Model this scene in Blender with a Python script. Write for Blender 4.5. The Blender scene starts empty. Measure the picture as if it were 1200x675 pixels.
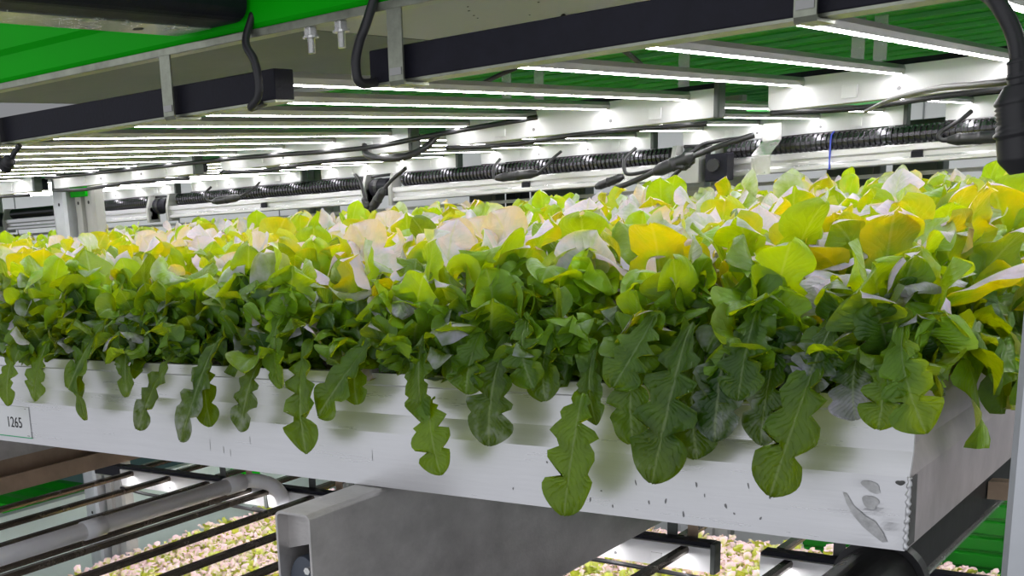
import bpy, bmesh, math, random
from mathutils import Vector, Matrix
PI = math.pi
S = bpy.context.scene
C = S.collection
rnd = random.Random(7)

# ------------------------------------------------------------------ camera
AX = ((0.73559625, 0.11425535, -0.66771541),)
CAM = Vector((0.32532803, -1.34647551, 0.39933122))
RR = ((0.736, 0.114, -0.668), (0.674, -0.229, 0.703), (-0.072, -0.967, -0.245))   # rows: world X,Y,Z in camera (right, down, forward)
def _n(v):
    return Vector(v).normalized()
rx = _n((0.73559625, 0.11425535, -0.66771541))
rz = -_n((411, 5483, 1391))
ry = rz.cross(rx).normalized(); rx = ry.cross(rz).normalized()
def proj(p):
    d = Vector(p) - CAM
    c = rx*d.x + ry*d.y + rz*d.z
    return 292 + 1391*c.x/c.z, 601 + 1391*c.y/c.z, c.z
cd = bpy.data.cameras.new('camera'); cam = bpy.data.objects.new('camera', cd); C.objects.link(cam)
right = Vector((rx.x, ry.x, rz.x)); down = Vector((rx.y, ry.y, rz.y)); fwd = Vector((rx.z, ry.z, rz.z))
M = Matrix((right, -down, -fwd)).transposed().to_4x4()
M.translation = CAM
cam.matrix_world = M
cd.sensor_fit = 'HORIZONTAL'; cd.sensor_width = 36; cd.lens = 1391/1200*36
cd.shift_x = (600-292)/1200; cd.shift_y = (601-337.5)/1200
cd.clip_start = 0.02; cd.clip_end = 60
S.camera = cam

S.view_settings.view_transform = 'Standard'; S.view_settings.look = 'None'
S.view_settings.exposure = 0; S.view_settings.gamma = 1; S.view_settings.use_curve_mapping = False

# ------------------------------------------------------------------ materials
def mat(name, col, rough=.5, metal=0, bump=0, bscale=60, var=0, vscale=8, spec=.5, streak=None, trans=0):
    m = bpy.data.materials.new(name); m.use_nodes = True
    nt = m.node_tree; N = nt.nodes; Lk = nt.links
    b = N['Principled BSDF']
    b.inputs['Base Color'].default_value = (*col, 1); b.inputs['Roughness'].default_value = rough
    b.inputs['Metallic'].default_value = metal; b.inputs['Specular IOR Level'].default_value = spec
    tc = N.new('ShaderNodeTexCoord')
    mp = N.new('ShaderNodeMapping'); Lk.new(tc.outputs['Object'], mp.inputs[0])
    if streak: mp.inputs['Scale'].default_value = streak
    if var:
        nz = N.new('ShaderNodeTexNoise'); nz.inputs['Scale'].default_value = vscale; nz.inputs['Detail'].default_value = 6
        nz.inputs['Roughness'].default_value = .65
        Lk.new(mp.outputs[0], nz.inputs[0])
        r = N.new('ShaderNodeValToRGB'); Lk.new(nz.outputs[0], r.inputs[0])
        r.color_ramp.elements[0].position = .3; r.color_ramp.elements[1].position = .7
        r.color_ramp.elements[0].color = (*[c*(1-var) for c in col], 1)
        r.color_ramp.elements[1].color = (*[min(1, c*(1+var)) for c in col], 1)
        Lk.new(r.outputs[0], b.inputs['Base Color'])
        mr = N.new('ShaderNodeMapRange'); Lk.new(nz.outputs[0], mr.inputs[0])
        mr.inputs[3].default_value = max(.05, rough-.12); mr.inputs[4].default_value = min(1, rough+.12)
        Lk.new(mr.outputs[0], b.inputs['Roughness'])
    if bump:
        n2 = N.new('ShaderNodeTexNoise'); n2.inputs['Scale'].default_value = bscale; n2.inputs['Detail'].default_value = 4
        Lk.new(mp.outputs[0], n2.inputs[0])
        bp = N.new('ShaderNodeBump'); bp.inputs['Strength'].default_value = bump; bp.inputs['Distance'].default_value = .004
        Lk.new(n2.outputs[0], bp.inputs['Height']); Lk.new(bp.outputs[0], b.inputs['Normal'])
    return m
MT = {}
MT['alu'] = mat('anodised_aluminium', (.74, .74, .765), .30, .62, .05, 30, .07, 5, streak=(.6, 3, 8))
MT['galv'] = mat('galvanised_steel', (.56, .54, .53), .36, .45, .12, 120, .22, 9, streak=(1, 1, 1.6))
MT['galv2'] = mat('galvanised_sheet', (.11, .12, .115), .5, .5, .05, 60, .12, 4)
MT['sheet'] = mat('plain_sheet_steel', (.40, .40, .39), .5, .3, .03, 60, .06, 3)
MT['bright'] = mat('bright_steel', (.78, .78, .76), .25, .8, .03, 80, .08, 20)
MT['black'] = mat('black_powder_coat', (.012, .012, .020), .5, 0, .1, 260, .25, 30, spec=.22)
MT['alu2'] = mat('shade_toned_aluminium', (.46, .42, .43), .42, .4, .12, 40, .16, 14, streak=(1, 1.4, 1))  # marbled aluminium; the end face's shade is put into the darker base colour
MT['blacktube'] = mat('black_enamelled_tube', (.02, .02, .02), .25, .2, .02, 60, .3, 10)
MT['strap'] = mat('dull_zinc_strap', (.34, .36, .29), .35, .75, .05, 80, .25, 30)
MT['deck_green'] = mat('dark_green_lacquer', (.004, .15, .005), .4)
MT['rib_green'] = mat('rib_highlight_green', (.12, .50, .15), .4)  # paler green for the painted highlights on the rib edges
MT['blackmatt'] = mat('matt_black_channel', (.016, .016, .017), .6, 0, .05, 60, .3, 20)
MT['cable'] = mat('black_rubber', (.022, .022, .025), .4)
MT['white'] = mat('white_enamel', (.85, .85, .86), .45, 0, .02, 60, .03, 6)
MT['led_body'] = mat('extruded_led_housing', (.50, .49, .48), .35, .7)
MT['rod'] = mat('brown_grey_housing', (.16, .135, .11), .25, .8, .02, 60, .2, 12)
MT['green'] = mat('green_lacquer', (.002, .40, .003), .45, 0, .03, 30, .12, 3, spec=.12)
MT['wall'] = mat('pale_wall_panel', (.62, .60, .65), .7, 0, .02, 20, .04, 2)
MT['floor'] = mat('sealed_concrete', (.30, .30, .30), .6, 0, .1, 30, .15, 3)
MT['rail'] = mat('bright_extrusion', (.80, .79, .82), .25, .7, .02, 60, .06, 4, streak=(.3, 1, 6))
MT['tan'] = mat('tan_steel', (.42, .31, .22), .45, .4, .05, 60, .2, 10)
MT['pvc'] = mat('white_pvc', (.93, .93, .97), .35, 0, .01, 20, .05, 12)
MT['panel'] = mat('grey_green_panel', (.50, .60, .56), .5, 0, .02, 20, .06, 3)
MT['post'] = mat('zinc_upright', (.55, .57, .60), .4, .6, .05, 90, .1, 12)
MT['blue'] = mat('blue_nylon', (.03, .07, .6), .4)
MT['paper'] = mat('label_paper', (.82, .83, .84), .5)
MT['ink'] = mat('black_ink', (.01, .01, .01), .5)
MT['labelgreen'] = mat('green_print', (.05, .45, .2), .5)
MT['grey_roller'] = mat('blue_grey_plastic', (.085, .10, .13), .4)
MT['soil'] = mat('wet_growing_medium', (.02, .017, .012), .8, 0, .4, 60, .4, 30)
MT['scuff'] = mat('black_scuff', (.10, .10, .10), .5, .3, .1, 60, .5, 60)
MT['dot'] = mat('grey_wear', (.24, .24, .25), .5, .4)

def emis(name, col, s):
    m = bpy.data.materials.new(name); m.use_nodes = True
    b = m.node_tree.nodes['Principled BSDF']
    b.inputs['Base Color'].default_value = (.8, .8, .8, 1)
    b.inputs['Emission Color'].default_value = (*col, 1); b.inputs['Emission Strength'].default_value = s
    return m
MT['led'] = emis('white_led_lens', (1, .97, .98), 30)

def leaf_mat(name, dark, lime, redcol, tcol, torange, fac=.42, bump=.5):
    m = bpy.data.materials.new(name); m.use_nodes = True
    nt = m.node_tree; N = nt.nodes; Lk = nt.links
    out = N['Material Output']; p = N['Principled BSDF']
    at = N.new('ShaderNodeAttribute'); at.attribute_name = 'tint'
    sp = N.new('ShaderNodeSeparateColor'); Lk.new(at.outputs['Color'], sp.inputs[0])
    R, G, B = sp.outputs[0], sp.outputs[1], sp.outputs[2]      # red pigment, youth, distance from midrib
    nz = N.new('ShaderNodeTexNoise'); nz.inputs['Scale'].default_value = 45; nz.inputs['Detail'].default_value = 3
    tc = N.new('ShaderNodeTexCoord'); Lk.new(tc.outputs['Object'], nz.inputs[0])
    def math_(op, a, b=None, c=None, clamp=False):
        n = N.new('ShaderNodeMath'); n.operation = op; n.use_clamp = clamp
        for i, v in enumerate((a, b, c)):
            if v is None: continue
            if isinstance(v, (int, float)): n.inputs[i].default_value = v
            else: Lk.new(v, n.inputs[i])
        return n.outputs[0]
    def mix(f, a, b):
        n = N.new('ShaderNodeMix'); n.data_type = 'RGBA'
        for k, v in ((0, f), (6, a), (7, b)):
            if isinstance(v, (int, float)): n.inputs[k].default_value = v
            elif isinstance(v, tuple): n.inputs[k].default_value = (*v, 1)
            else: Lk.new(v, n.inputs[k])
        return n.outputs[2]
    nv = math_('SUBTRACT', nz.outputs[0], .5)
    young = math_('MULTIPLY_ADD', nv, .7, G, True)
    red = math_('MULTIPLY_ADD', nv, .9, R, True)
    green = mix(young, dark, lime)
    geo = N.new('ShaderNodeNewGeometry')                      # leaf underside is plain green, the upper skin carries the red pigment
    under = mix(young, tuple(c*1.25+.01 for c in dark), tuple(min(1, c*1.15) for c in lime))
    rs = math_('MULTIPLY_ADD', red, 2.2, -.6, True)
    upper = mix(rs, green, redcol)
    base = mix(geo.outputs['Backfacing'], under, upper)
    rib = math_('MULTIPLY_ADD', B, -16, 1.25, True)            # 1 on the midrib
    base2 = mix(math_('MULTIPLY', rib, .36), base, (.50, .62, .30))
    Lk.new(base2, p.inputs['Base Color'])
    p.inputs['Roughness'].default_value = .33; p.inputs['Specular IOR Level'].default_value = .7
    tr = N.new('ShaderNodeBsdfTranslucent')
    r2 = math_('MULTIPLY_ADD', red, 2.6, -1.75, True)
    t1 = mix(young, tuple(c*.45 for c in tcol), tcol)
    Lk.new(mix(r2, t1, torange), tr.inputs['Color'])
    ms = N.new('ShaderNodeMixShader'); ms.inputs[0].default_value = fac
    Lk.new(p.outputs[0], ms.inputs[1]); Lk.new(tr.outputs[0], ms.inputs[2]); Lk.new(ms.outputs[0], out.inputs[0])
    # side veins
    uv = N.new('ShaderNodeUVMap'); uv.uv_map = 'UVMap'
    su = N.new('ShaderNodeSeparateXYZ'); Lk.new(uv.outputs[0], su.inputs[0])
    ph = math_('SUBTRACT', math_('MULTIPLY', su.outputs[0], 62.0), math_('MULTIPLY', B, 14.0))
    ph = math_('ADD', ph, math_('MULTIPLY', nv, 9.0))
    sv = math_('SINE', ph)
    sv = math_('POWER', math_('ABSOLUTE', sv), .35)
    n3 = N.new('ShaderNodeTexNoise'); n3.inputs['Scale'].default_value = 130; n3.inputs['Detail'].default_value = 2; Lk.new(tc.outputs['Object'], n3.inputs[0])
    hh = math_('MULTIPLY_ADD', n3.outputs[0], .7, math_('ADD', math_('MULTIPLY', sv, .6), math_('MULTIPLY', nz.outputs[0], .8)))
    bp = N.new('ShaderNodeBump'); bp.inputs['Strength'].default_value = bump; bp.inputs['Distance'].default_value = .002
    Lk.new(hh, bp.inputs['Height']); Lk.new(bp.outputs[0], p.inputs['Normal'])
    return m
MT['leaf'] = leaf_mat('oak_leaf_lettuce', (.013, .075, .003), (.21, .44, .010), (.61, .57, .76), (.62, .76, .0), (.93, .64, .0), .45, .6)
MT['leaf_young'] = leaf_mat('young_lettuce', (.25, .34, .04), (.60, .66, .08), (.92, .68, .76), (.8, .85, .08), (.9, .6, .3), .3, .2)

# ------------------------------------------------------------------ mesh helpers
def link(name, bm, m, parent=None, smooth=False, bevel=0):
    me = bpy.data.meshes.new(name)
    bmesh.ops.recalc_face_normals(bm, faces=bm.faces)
    bm.to_mesh(me); bm.free()
    me.materials.append(MT[m] if isinstance(m, str) else m)
    if smooth:
        for p in me.polygons: p.use_smooth = True
    o = bpy.data.objects.new(name, me); C.objects.link(o)
    if parent: o.parent = parent
    if bevel:
        b = o.modifiers.new('bevel', 'BEVEL'); b.width = bevel; b.segments = 2; b.limit_method = 'ANGLE'
    return o
def box(bm, x0, x1, y0, y1, z0, z1):
    v = [bm.verts.new((x, y, z)) for x in (x0, x1) for y in (y0, y1) for z in (z0, z1)]
    for f in ((0,1,3,2),(4,6,7,5),(0,4,5,1),(2,3,7,6),(0,2,6,4),(1,5,7,3)):
        bm.faces.new([v[i] for i in f])
    return bm
def prism(bm, prof, a0, a1, axis='x'):
    """closed 2-D profile extruded along an axis; profile = (y,z) for x, (x,z) for y, (x,y) for z"""
    def P(a, q):
        return {'x': (a, q[0], q[1]), 'y': (q[0], a, q[1]), 'z': (q[0], q[1], a)}[axis]
    A = [bm.verts.new(P(a0, q)) for q in prof]; B = [bm.verts.new(P(a1, q)) for q in prof]
    n = len(prof)
    for i in range(n):
        bm.faces.new((A[i], A[(i+1) % n], B[(i+1) % n], B[i]))
    bm.faces.new(A[::-1]); bm.faces.new(B)
    return bm
def catmull(pts, k=8):
    pts = [Vector(p) for p in pts]
    if len(pts) < 3: return pts
    P = [pts[0]*2-pts[1]] + pts + [pts[-1]*2-pts[-2]]
    out = []
    for i in range(1, len(P)-2):
        for j in range(k):
            t = j/k
            out.append(.5*((2*P[i]) + (P[i+1]-P[i-1])*t + (2*P[i-1]-5*P[i]+4*P[i+1]-P[i+2])*t*t + (3*P[i]-P[i-1]-3*P[i+1]+P[i+2])*t**3))
    out.append(pts[-1]); return out
def tube(bm, pts, r, seg=10, cap=True):
    rs = r if isinstance(r, (list, tuple)) else [r]*len(pts)
    up = Vector((.13, .21, .97)); rings = []
    for i, p in enumerate(pts):
        t = (Vector(pts[min(i+1, len(pts)-1)]) - Vector(pts[max(i-1, 0)])).normalized()
        a = t.cross(up)
        if a.length < .05: a = t.cross(Vector((1, 0, 0)))
        a.normalize(); b = a.cross(t).normalized(); up = b
        rings.append([bm.verts.new(Vector(p)+(a*math.cos(2*PI*k/seg)+b*math.sin(2*PI*k/seg))*rs[i]) for k in range(seg)])
    for i in range(len(rings)-1):
        for k in range(seg):
            bm.faces.new((rings[i][k], rings[i][(k+1) % seg], rings[i+1][(k+1) % seg], rings[i+1][k]))
    if cap: bm.faces.new(rings[0][::-1]); bm.faces.new(rings[-1])
    return bm
def rnd_tube(pts, k=8): return catmull(pts, k)
def tag(o, label, cat, group=None, kind=None):
    o['label'] = label; o['category'] = cat
    if group: o['group'] = group
    if kind: o['kind'] = kind
    return o
def thing(name, loc, label, cat, group=None):
    o = bpy.data.objects.new(name, None); C.objects.link(o); o.location = loc
    o.empty_display_size = .05
    return tag(o, label, cat, group)
def struct(o): o['kind'] = 'structure'; return o
def copy_tree(o, parent=None):
    c = o.copy(); C.objects.link(c); c.parent = parent
    for ch in list(o.children): copy_tree(ch, c)
    return c
nb = bmesh.new

# ------------------------------------------------------------------ the room
struct(link('floor', box(nb(), -12, 3, -4, 5.3, -2.02, -2.0), 'floor'))
bm = nb(); box(bm, -12, 3, 5.2, 5.3, -2.0, .9)
w = struct(link('wall_back', bm, 'wall'))
bm = nb()
for i in range(14): box(bm, -11.5+i*1.02, -11.494+i*1.02, 5.193, 5.2, -2.0, .75)
for z in (.18, -.6): box(bm, -12, 3, 5.193, 5.2, z, z+.006)
struct(link('trim_1', bm, mat('panel_joint', (.2, .2, .22), .7)))
# corrugated green deck above the lamps
prof = []
y = .93
while y < 5.2:
    prof += [(y, .684), (y+.150, .684), (y+.151, .676), (y+.162, .674), (y+.166, .684)]
    y += .17
top = [(y, .72), (.93, .72)]
struct(link('ceiling', prism(nb(), prof+[(y, .680)]+top, -12, 3), 'green'))

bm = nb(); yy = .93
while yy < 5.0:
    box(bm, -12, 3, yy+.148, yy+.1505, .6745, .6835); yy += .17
struct(link('rib_highlight', bm, 'rib_green'))  # pale strips paint the lit edges of the deck ribs

# ------------------------------------------------------------------ overhead structure in front of the deck
t = thing('overhead_beam', (-1, -.15, .612), 'long bright green steel beam crossing above the lettuce at top left', 'beam')
t.location = (0, 0, 0)
link('beam_web', prism(nb(), [(-.150, .628), (-.146, .622), (-.120, .622), (-.120, .9), (-.150, .9), (-.150, .72), (-.157, .712), (-.157, .668), (-.150, .660)], -3.2, .9), 'green', t)
fl = link('beam_flange', box(nb(), -3.2, .9, -.152, -.126, .6115, .6215), 'strap', t, bevel=.001)
t = thing('upper_tray_underside', (0, 0, 0), 'grey steel underside of the tray overhead behind the green beam', 'tray')
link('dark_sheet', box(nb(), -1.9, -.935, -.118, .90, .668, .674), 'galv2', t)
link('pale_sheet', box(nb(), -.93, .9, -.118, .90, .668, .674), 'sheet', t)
bm = nb(); box(bm, -1.9, .9, .90, .92, .655, .70)
link('edge_strip', bm, 'alu', t)
bm = nb()
rr = random.Random(3)
for i in range(9):
    x = rr.uniform(-.75, -.5); yy = rr.uniform(.05, .45); s = rr.uniform(.0015, .003)
    box(bm, x, x+s, yy, yy+s, .6672, .668)
link('spots', bm, 'ink', t)

def add_bolt(x):
    z = .6115
    t = thing('hex_bolt', (x, -.142, z), 'bright hex bolt hanging under the green beam, %s of the pair' % ('left' if x < -.63 else 'right'), 'bolt', 'bolts under the green beam')
    bm = nb(); prism(bm, [(.0085*math.cos(PI/3*i), .0085*math.sin(PI/3*i)) for i in range(6)], -.010, 0, 'z'); link('nut', bm, 'bright', t, bevel=.0008)
    bm = nb(); prism(bm, [(.0105*math.cos(PI/8*i), .0105*math.sin(PI/8*i)) for i in range(16)], -.0125, -.010, 'z'); link('washer', bm, 'bright', t)
    bm = nb(); n = 22
    tube(bm, [(0, 0, -.0125-.018*i/n) for i in range(n+1)], [.0052 if i % 2 else .0044 for i in range(n)]+[.0038], 12); link('threaded_shank', bm, 'bright', t)
add_bolt(-.655); add_bolt(-.608)

# dark channel butting onto the green beam
t = thing('overhead_channel', (0, 0, 0), 'black steel channel end at the top left against the green beam', 'beam')
def rp(x0, x1, z0, z1, r=.02, n=5):
    pts = []
    for cx, cz, a0 in ((x1-r, z0+r, -PI/2), (x1-r, z1-r, 0), (x0+r, z1-r, PI/2), (x0+r, z0+r, PI)):
        for i in range(n+1):
            a = a0+PI/2*i/n; pts.append((cx+r*math.cos(a), cz+r*math.sin(a)))
    return pts
link('channel_body', prism(nb(), rp(-.865, -.742, .632, .90), -.95, -.158, 'y'), 'black', t)
link('lower_flange', prism(nb(), [(-.862, .630), (-.80, .630), (-.80, .634), (-.862, .634)], -.95, -.165, 'y'), 'bright', t)
bm = nb(); prism(bm, [(-.835+.007*math.cos(PI/8*i), -.26+.007*math.sin(PI/8*i)) for i in range(16)], .6294, .6301, 'z'); link('bolt_hole', bm, 'ink', t)

# ------------------------------------------------------------------ LED fixtures
FW = .60
def make_fixture(zoff=0, rodmat='led_body', seed=0):
    """origin: left near end at floor-of-fixture height .53"""
    t = thing('light_fixture', (0, 0, 0), '', 'light fixture')
    # near driver bar
    bm = nb(); box(bm, 0, FW+.02, -.14, -.102, .5355, .573); db = link('driver_bar', bm, 'black', t, bevel=.0015)
    bm = nb(); box(bm, .002, FW+.018, -.1385, -.098, .5325, .5355); link('base_plate', bm, 'strap', db)
    for k in range(4):
        x = .03+.18*k
        bm = nb()
        prof = [(x-.0085, .5605), (x+.0085, .5605), (x+.0105, .5690), (x+.008, .5765), (x-.008, .5765), (x-.0105, .5690)]
        prism(bm, prof, -.10, 1.236, 'y')
        sb = link('led_bar', bm, rodmat, t)
        bm = nb(); y = -.092; n = 11; sl = (1.228+.092)/n
        for i in range(n):
            pr = [(x+.0066*math.cos(a), .5605-.0011*math.sin(a)) for a in [PI*j/6 for j in range(7)]]
            prism(bm, pr, y+.003, y+sl-.003, 'y'); y += sl
        link('led_lens', bm, 'led', sb)
    # far frame: white reflector sheet with black top rail
    bm = nb(); prism(bm, [(1.236, .5525), (1.236, .5770), (1.262, .5770), (1.262, .520), (1.240, .520)], -.03, FW+.03)
    eb = link('end_reflector', bm, 'white', t)
    bm = nb(); box(bm, -.028, FW+.028, 1.2445, 1.275, .578, .588); link('top_rail', bm, 'black', eb)
    for x in (.11, .49):
        bm = nb(); box(bm, x, x+.028, 1.231, 1.2365, .5275, .552); link('clip', bm, 'white', eb, bevel=.001)
    bm = nb()
    for x in (.21, .40):
        prism(bm, [(x+.004*math.cos(PI/5*i), .536+.004*math.sin(PI/5*i)) for i in range(10)], 1.2375, 1.2425, 'y')
    link('screw', bm, 'dot', eb)
    bm = nb(); box(bm, FW+.03, FW+.042, 1.232, 1.268, .517, .59); link('end_cap', bm, 'galv2', eb, bevel=.003)
    # the pale grow-light loom along the far bar
    bm = nb(); tube(bm, rnd_tube([(-.02, 1.225, .515), (.15, 1.222, .507), (.35, 1.228, .514), (.62, 1.225, .508)], 6), .0055, 8); link('power_lead', bm, 'cable', eb, smooth=True)
    return t
fx = make_fixture()
def cam_ok(p, m=60):
    x, y, z = proj(p); return z > 0 and -m < x < 1200+m and -m < y < 675+m
U1 = ['behind the large black connector at the upper right', 'above the right half of the lettuce tray', 'its black bar under the green beam at left',
      'far left, its white end bar left of centre', 'farthest left, its white end bar above the grey upright', 'beyond the left edge of the picture in the near row']
rows = []
for k in range(-1, 5):
    rows.append((-.57-.77*k, 0, 0, 'near-row upper light fixture, '+U1[k+1], 'LED fixtures over the near half of the lettuce'))
U2 = ['with its white end bar at right and a looped cable', 'with its white end bar right of centre', 'whose white end bar hangs left of centre',
      'whose white end bar is left, above the far rail', 'whose white end bar is farthest left beside the upright', 'seen only as thin lines at the left edge', 'the most distant at the left edge']
for k in range(-1, 6):
    rows.append((-.54-.60*.0-.77*k+.06-.10, 1.42, -.012, 'far-row upper light fixture '+('at the right picture edge' if k == -1 else U2[k]), 'LED fixtures over the far half of the lettuce'))
L1 = ['at the lower right corner under the tray end', 'under the grey beam, ending at the lower centre right', None, 'with rods between the white pipe and the grey beam', 'with rods left of the white pipe at the lower left']
low = [(-.555, 'at the lower right corner under the tray end'), (-1.325, 'mostly behind the grey beam, its white end right of it'),
       (-2.08, 'with brown rods between the white pipe and the grey beam'), (-2.69, 'with rods left of the white pipe at the lower left')]
first = True
for x, y, z, lab, grp in rows:
    o = fx if first else copy_tree(fx); first = False
    o.location = (x, y, z); tag(o, lab, 'light fixture', grp)
fl_ = make_fixture(0, 'rod')
for i, (x, lab) in enumerate(low):
    o = fl_ if i == 0 else (proto_low if i == 1 else copy_tree(proto_low))
    if i == 0:
        proto_low = copy_tree(fl_); proto_low.location = (-1.325, 0, -.995)
        last = [c for c in fl_.children if c.name.startswith('led_bar')][-1]
        for c in list(last.children): bpy.data.objects.remove(c)
        bpy.data.objects.remove(last)
    o.location = (x, 0, -.995); tag(o, 'lower light fixture '+lab, 'light fixture', 'LED fixtures under the lettuce tray')
for i, (x, lab) in enumerate([(-.60, 'at the right'), (-1.37, 'left of the grey beam'), (-2.14, 'by the pipe end'), (-2.91, 'at the far left')]):
    o = copy_tree(proto_low); o.location = (x, 1.42, -.995)
    
    if i == 0:
        for c in [c for c in o.children if c.name.startswith('led_bar')][-2:]:
            for d in list(c.children): bpy.data.objects.remove(d)
            bpy.data.objects.remove(c)
    tag(o, 'far lower light fixture just under the tray edge '+lab, 'light fixture', 'far LED fixtures under the lettuce tray')

# near bar brackets (folded straps from the green beam under the driver bars)
for x, lab in ((-1.312, 'at the left picture edge'), (-.912, 'crossing the left black bar'), (-.532, 'left end of the long black bar'), (-.082, 'at the top right over the black bar')):
    t = thing('hanging_bracket', (x, -.1545, .6115), 'folded strap bracket under a black lamp bar, '+lab, 'bracket', 'strap brackets under the lamp bars')
    top = .0; 
    pr = [(0, .0), (0, -.078), (.003, -.083), (.052, -.083), (.052, -.080), (.005, -.080), (.003, -.077), (.003, 0)]
    link('strap', prism(nb(), pr, 0, .020), 'strap', t)
    bm = nb(); box(bm, .002, .018, -.0015, 0, -.072, -.064); link('weld_line', bm, 'sheet', t)

# straps hanging from the deck at the far ends
for x, z0, z1, lab in ((-.805, .585, .68, 'in the gap between the two nearest lamps'), (-.46, .589, .68, 'left one of the pair over the near right lamp'), (-.42, .589, .68, 'right one of the pair over the near right lamp'),
                  (-1.15, .589, .68, 'above the lamp left of centre'), (-1.235, .589, .68, 'just left of the one above that lamp'), (-1.62, .589, .68, 'above the gap left of centre'),
                  (-1.93, .589, .68, 'above the far left lamp'), (-2.35, .589, .68, 'above the leftmost lamp')):
    t = thing('hanger_strap', (x, 1.278, z0), 'short strap under the green deck, '+lab, 'strap', 'straps under the green deck')
    link('strap_plate', box(nb(), 0, .024, 0, .003, 0, z1-z0), 'bright', t)
    link('foot', box(nb(), 0, .024, -.022, 0, 0, .003), 'bright', t)
for x, lab in ((-2.284, 'left of the pipe elbow, dark one'), (-2.19, 'left of the pipe elbow, pale one'), (-1.915, 'right of the pipe elbow, dark one'), (-1.83, 'right of the pipe elbow, pale one'),
          (-.815, 'right of the grey beam, dark one'), (-.775, 'right of the grey beam, pale one'), (-.447, 'at the lower right, dark one'), (-.398, 'at the lower right, pale one')):
    dk = 'dark' in lab
    t = thing('hanger_strap', (x, 1.279 if dk else 1.30, -.415), 'short strap just under the tray edge, '+lab, 'strap', 'straps under the lettuce tray')
    link('strap_plate', box(nb(), 0, .024, 0, .003, 0, .13), 'galv2' if dk else 'tan', t)
    link('foot', box(nb(), 0, .024, -.022, 0, 0, .003), 'galv2', t)

# ------------------------------------------------------------------ the lettuce tray
def tray_profile(h=.165, t=.004):
    # y measured inwards
    return [(.000, 0), (.000, .080), (.009, .106), (.009, .146), (.003, .149), (.003, .165), (.016, .165), (.016, .161), (.013, .152), (.013, .104), (.004+.002, .080), (.004+.002, .004)]
X0, X1, TY = -4.4, 0.0, 1.33
t = thing('growing_tray', (0, 0, 0), 'long silver aluminium growing tray full of lettuce, tagged 1265', 'tray')
def long_side(flip, yb, name, x1=X1):
    bm = nb(); pr = tray_profile()
    n = len(pr); xs = [X0, -3.0, -2.0, -1.5, -1, -.7, -.45, -.3] + [-.22+.22*i/40 for i in range(41)]
    ring = []
    for x in xs:
        row = []
        for (a, b) in pr:
            y = a; z = b; dy = 0
            if not flip and x > -.2:       # dented corner
                for cx, cz, rx_, rz_, dd in ((-.034, .036, .010, .009, .002), (-.045, .062, .013, .012, .0012), (-.060, .030, .018, .012, .0009), (-.018, .018, .010, .010, .0015), (-.10, .05, .03, .02, .001)):
                    dy += dd*math.exp(-((x-cx)/rx_)**2-((z-cz)/rz_)**2)
            xx = x + (-.0 if b < .1 else 0)
            row.append(bm.verts.new((xx, (yb-y-dy) if flip else yb+y+dy, z)))
        ring.append(row)
    for i in range(len(xs)-1):
        for k in range(n):
            bm.faces.new((ring[i][k], ring[i][(k+1) % n], ring[i+1][(k+1) % n], ring[i+1][k]))
    bm.faces.new(ring[0]); bm.faces.new(ring[-1][::-1])
    return link(name, bm, 'alu', t)
# densify the front: subdivide profile so the dents read
_tp = tray_profile
def tray_profile():
    p = _tp(); q = [(0, .08*i/16) for i in range(16)]
    return q + p[1:]
front = long_side(False, 0, 'front_side'); long_side(True, TY, 'back_side')
link('end_side', prism(nb(), [(-a, b) for a, b in _tp()], .0093, TY-.0045, 'y'), 'alu2', t)
link('tray_floor', box(nb(), X0, -.006, .006, TY-.006, .001, .006), 'alu', t)
link('growing_medium', box(nb(), X0, -.017, .017, TY-.017, .10, .150), 'soil', t)
# corner weld, small wear marks and a painted dent reflection
bm = nb(); tube(bm, [(.0005+.0008*math.sin(i*2.1), -.0002, .002+.0785*i/30) for i in range(31)], [.0022+.0007*math.sin(i*1.7) for i in range(31)], 8); link('weld_bead', bm, 'alu', front, smooth=True)
def blob(bm, cx, cz, rx_, rz_, ang, y=-.0005, seed=0, nseg=22):
    r = random.Random(seed); ph = [r.uniform(0, 6) for _ in range(3)]
    vs = []
    for i in range(nseg):
        a = 2*PI*i/nseg; k = 1+.18*math.sin(2*a+ph[0])+.12*math.sin(3*a+ph[1])
        x = rx_*k*math.cos(a); z = rz_*k*math.sin(a)
        vs.append(bm.verts.new((cx+x*math.cos(ang)-z*math.sin(ang), y, cz+x*math.sin(ang)+z*math.cos(ang))))
    bm.faces.new(vs)
bm = nb()
for i, (x, z) in enumerate([(-.30, .045), (-.262, .026), (-.283, .022), (-.345, .030), (-.36, .017), (-.33, .012), (-.215, .038), (-.225, .050), (-.19, .028), (-.18, .020), (-.24, .012), (-.42, .06), (-.47, .02), (-.14, .045), (-.15, .018), (-.165, .055)]):
    blob(bm, x, z, rr.uniform(.0006, .0012), rr.uniform(.001, .004), rr.uniform(-.4, .4), -.0004, i, 10)
link('scratches', bm, 'dot', front)['kind'] = 'stuff'
bm = nb()
for i, (x, z, a, b) in enumerate([(-1.03, .035, .0004, .009), (-1.0, .03, .0004, .007), (-.985, .026, .0004, .006), (-.70, .045, .0003, .010), (-.94, .05, .0003, .008)]):
    blob(bm, x, z, a, b, 0, -.0004, i, 10)
link('drip_marks', bm, 'dot', front)['kind'] = 'stuff'
MT['corner_grey'] = mat('corner_mark_grey', (.52, .52, .53), .45, .4, .05, 60, .3, 60)  # grey for the painted dent reflection and the blobs beside it
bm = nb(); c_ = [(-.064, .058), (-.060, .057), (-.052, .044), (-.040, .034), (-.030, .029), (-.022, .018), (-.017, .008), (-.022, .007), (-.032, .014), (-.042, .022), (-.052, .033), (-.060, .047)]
bm.faces.new([bm.verts.new((x, -.0007, z)) for x, z in c_]); link('dent_reflection', bm, 'corner_grey', front)  # dark reflection of the dent, painted as a flat crescent
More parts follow.
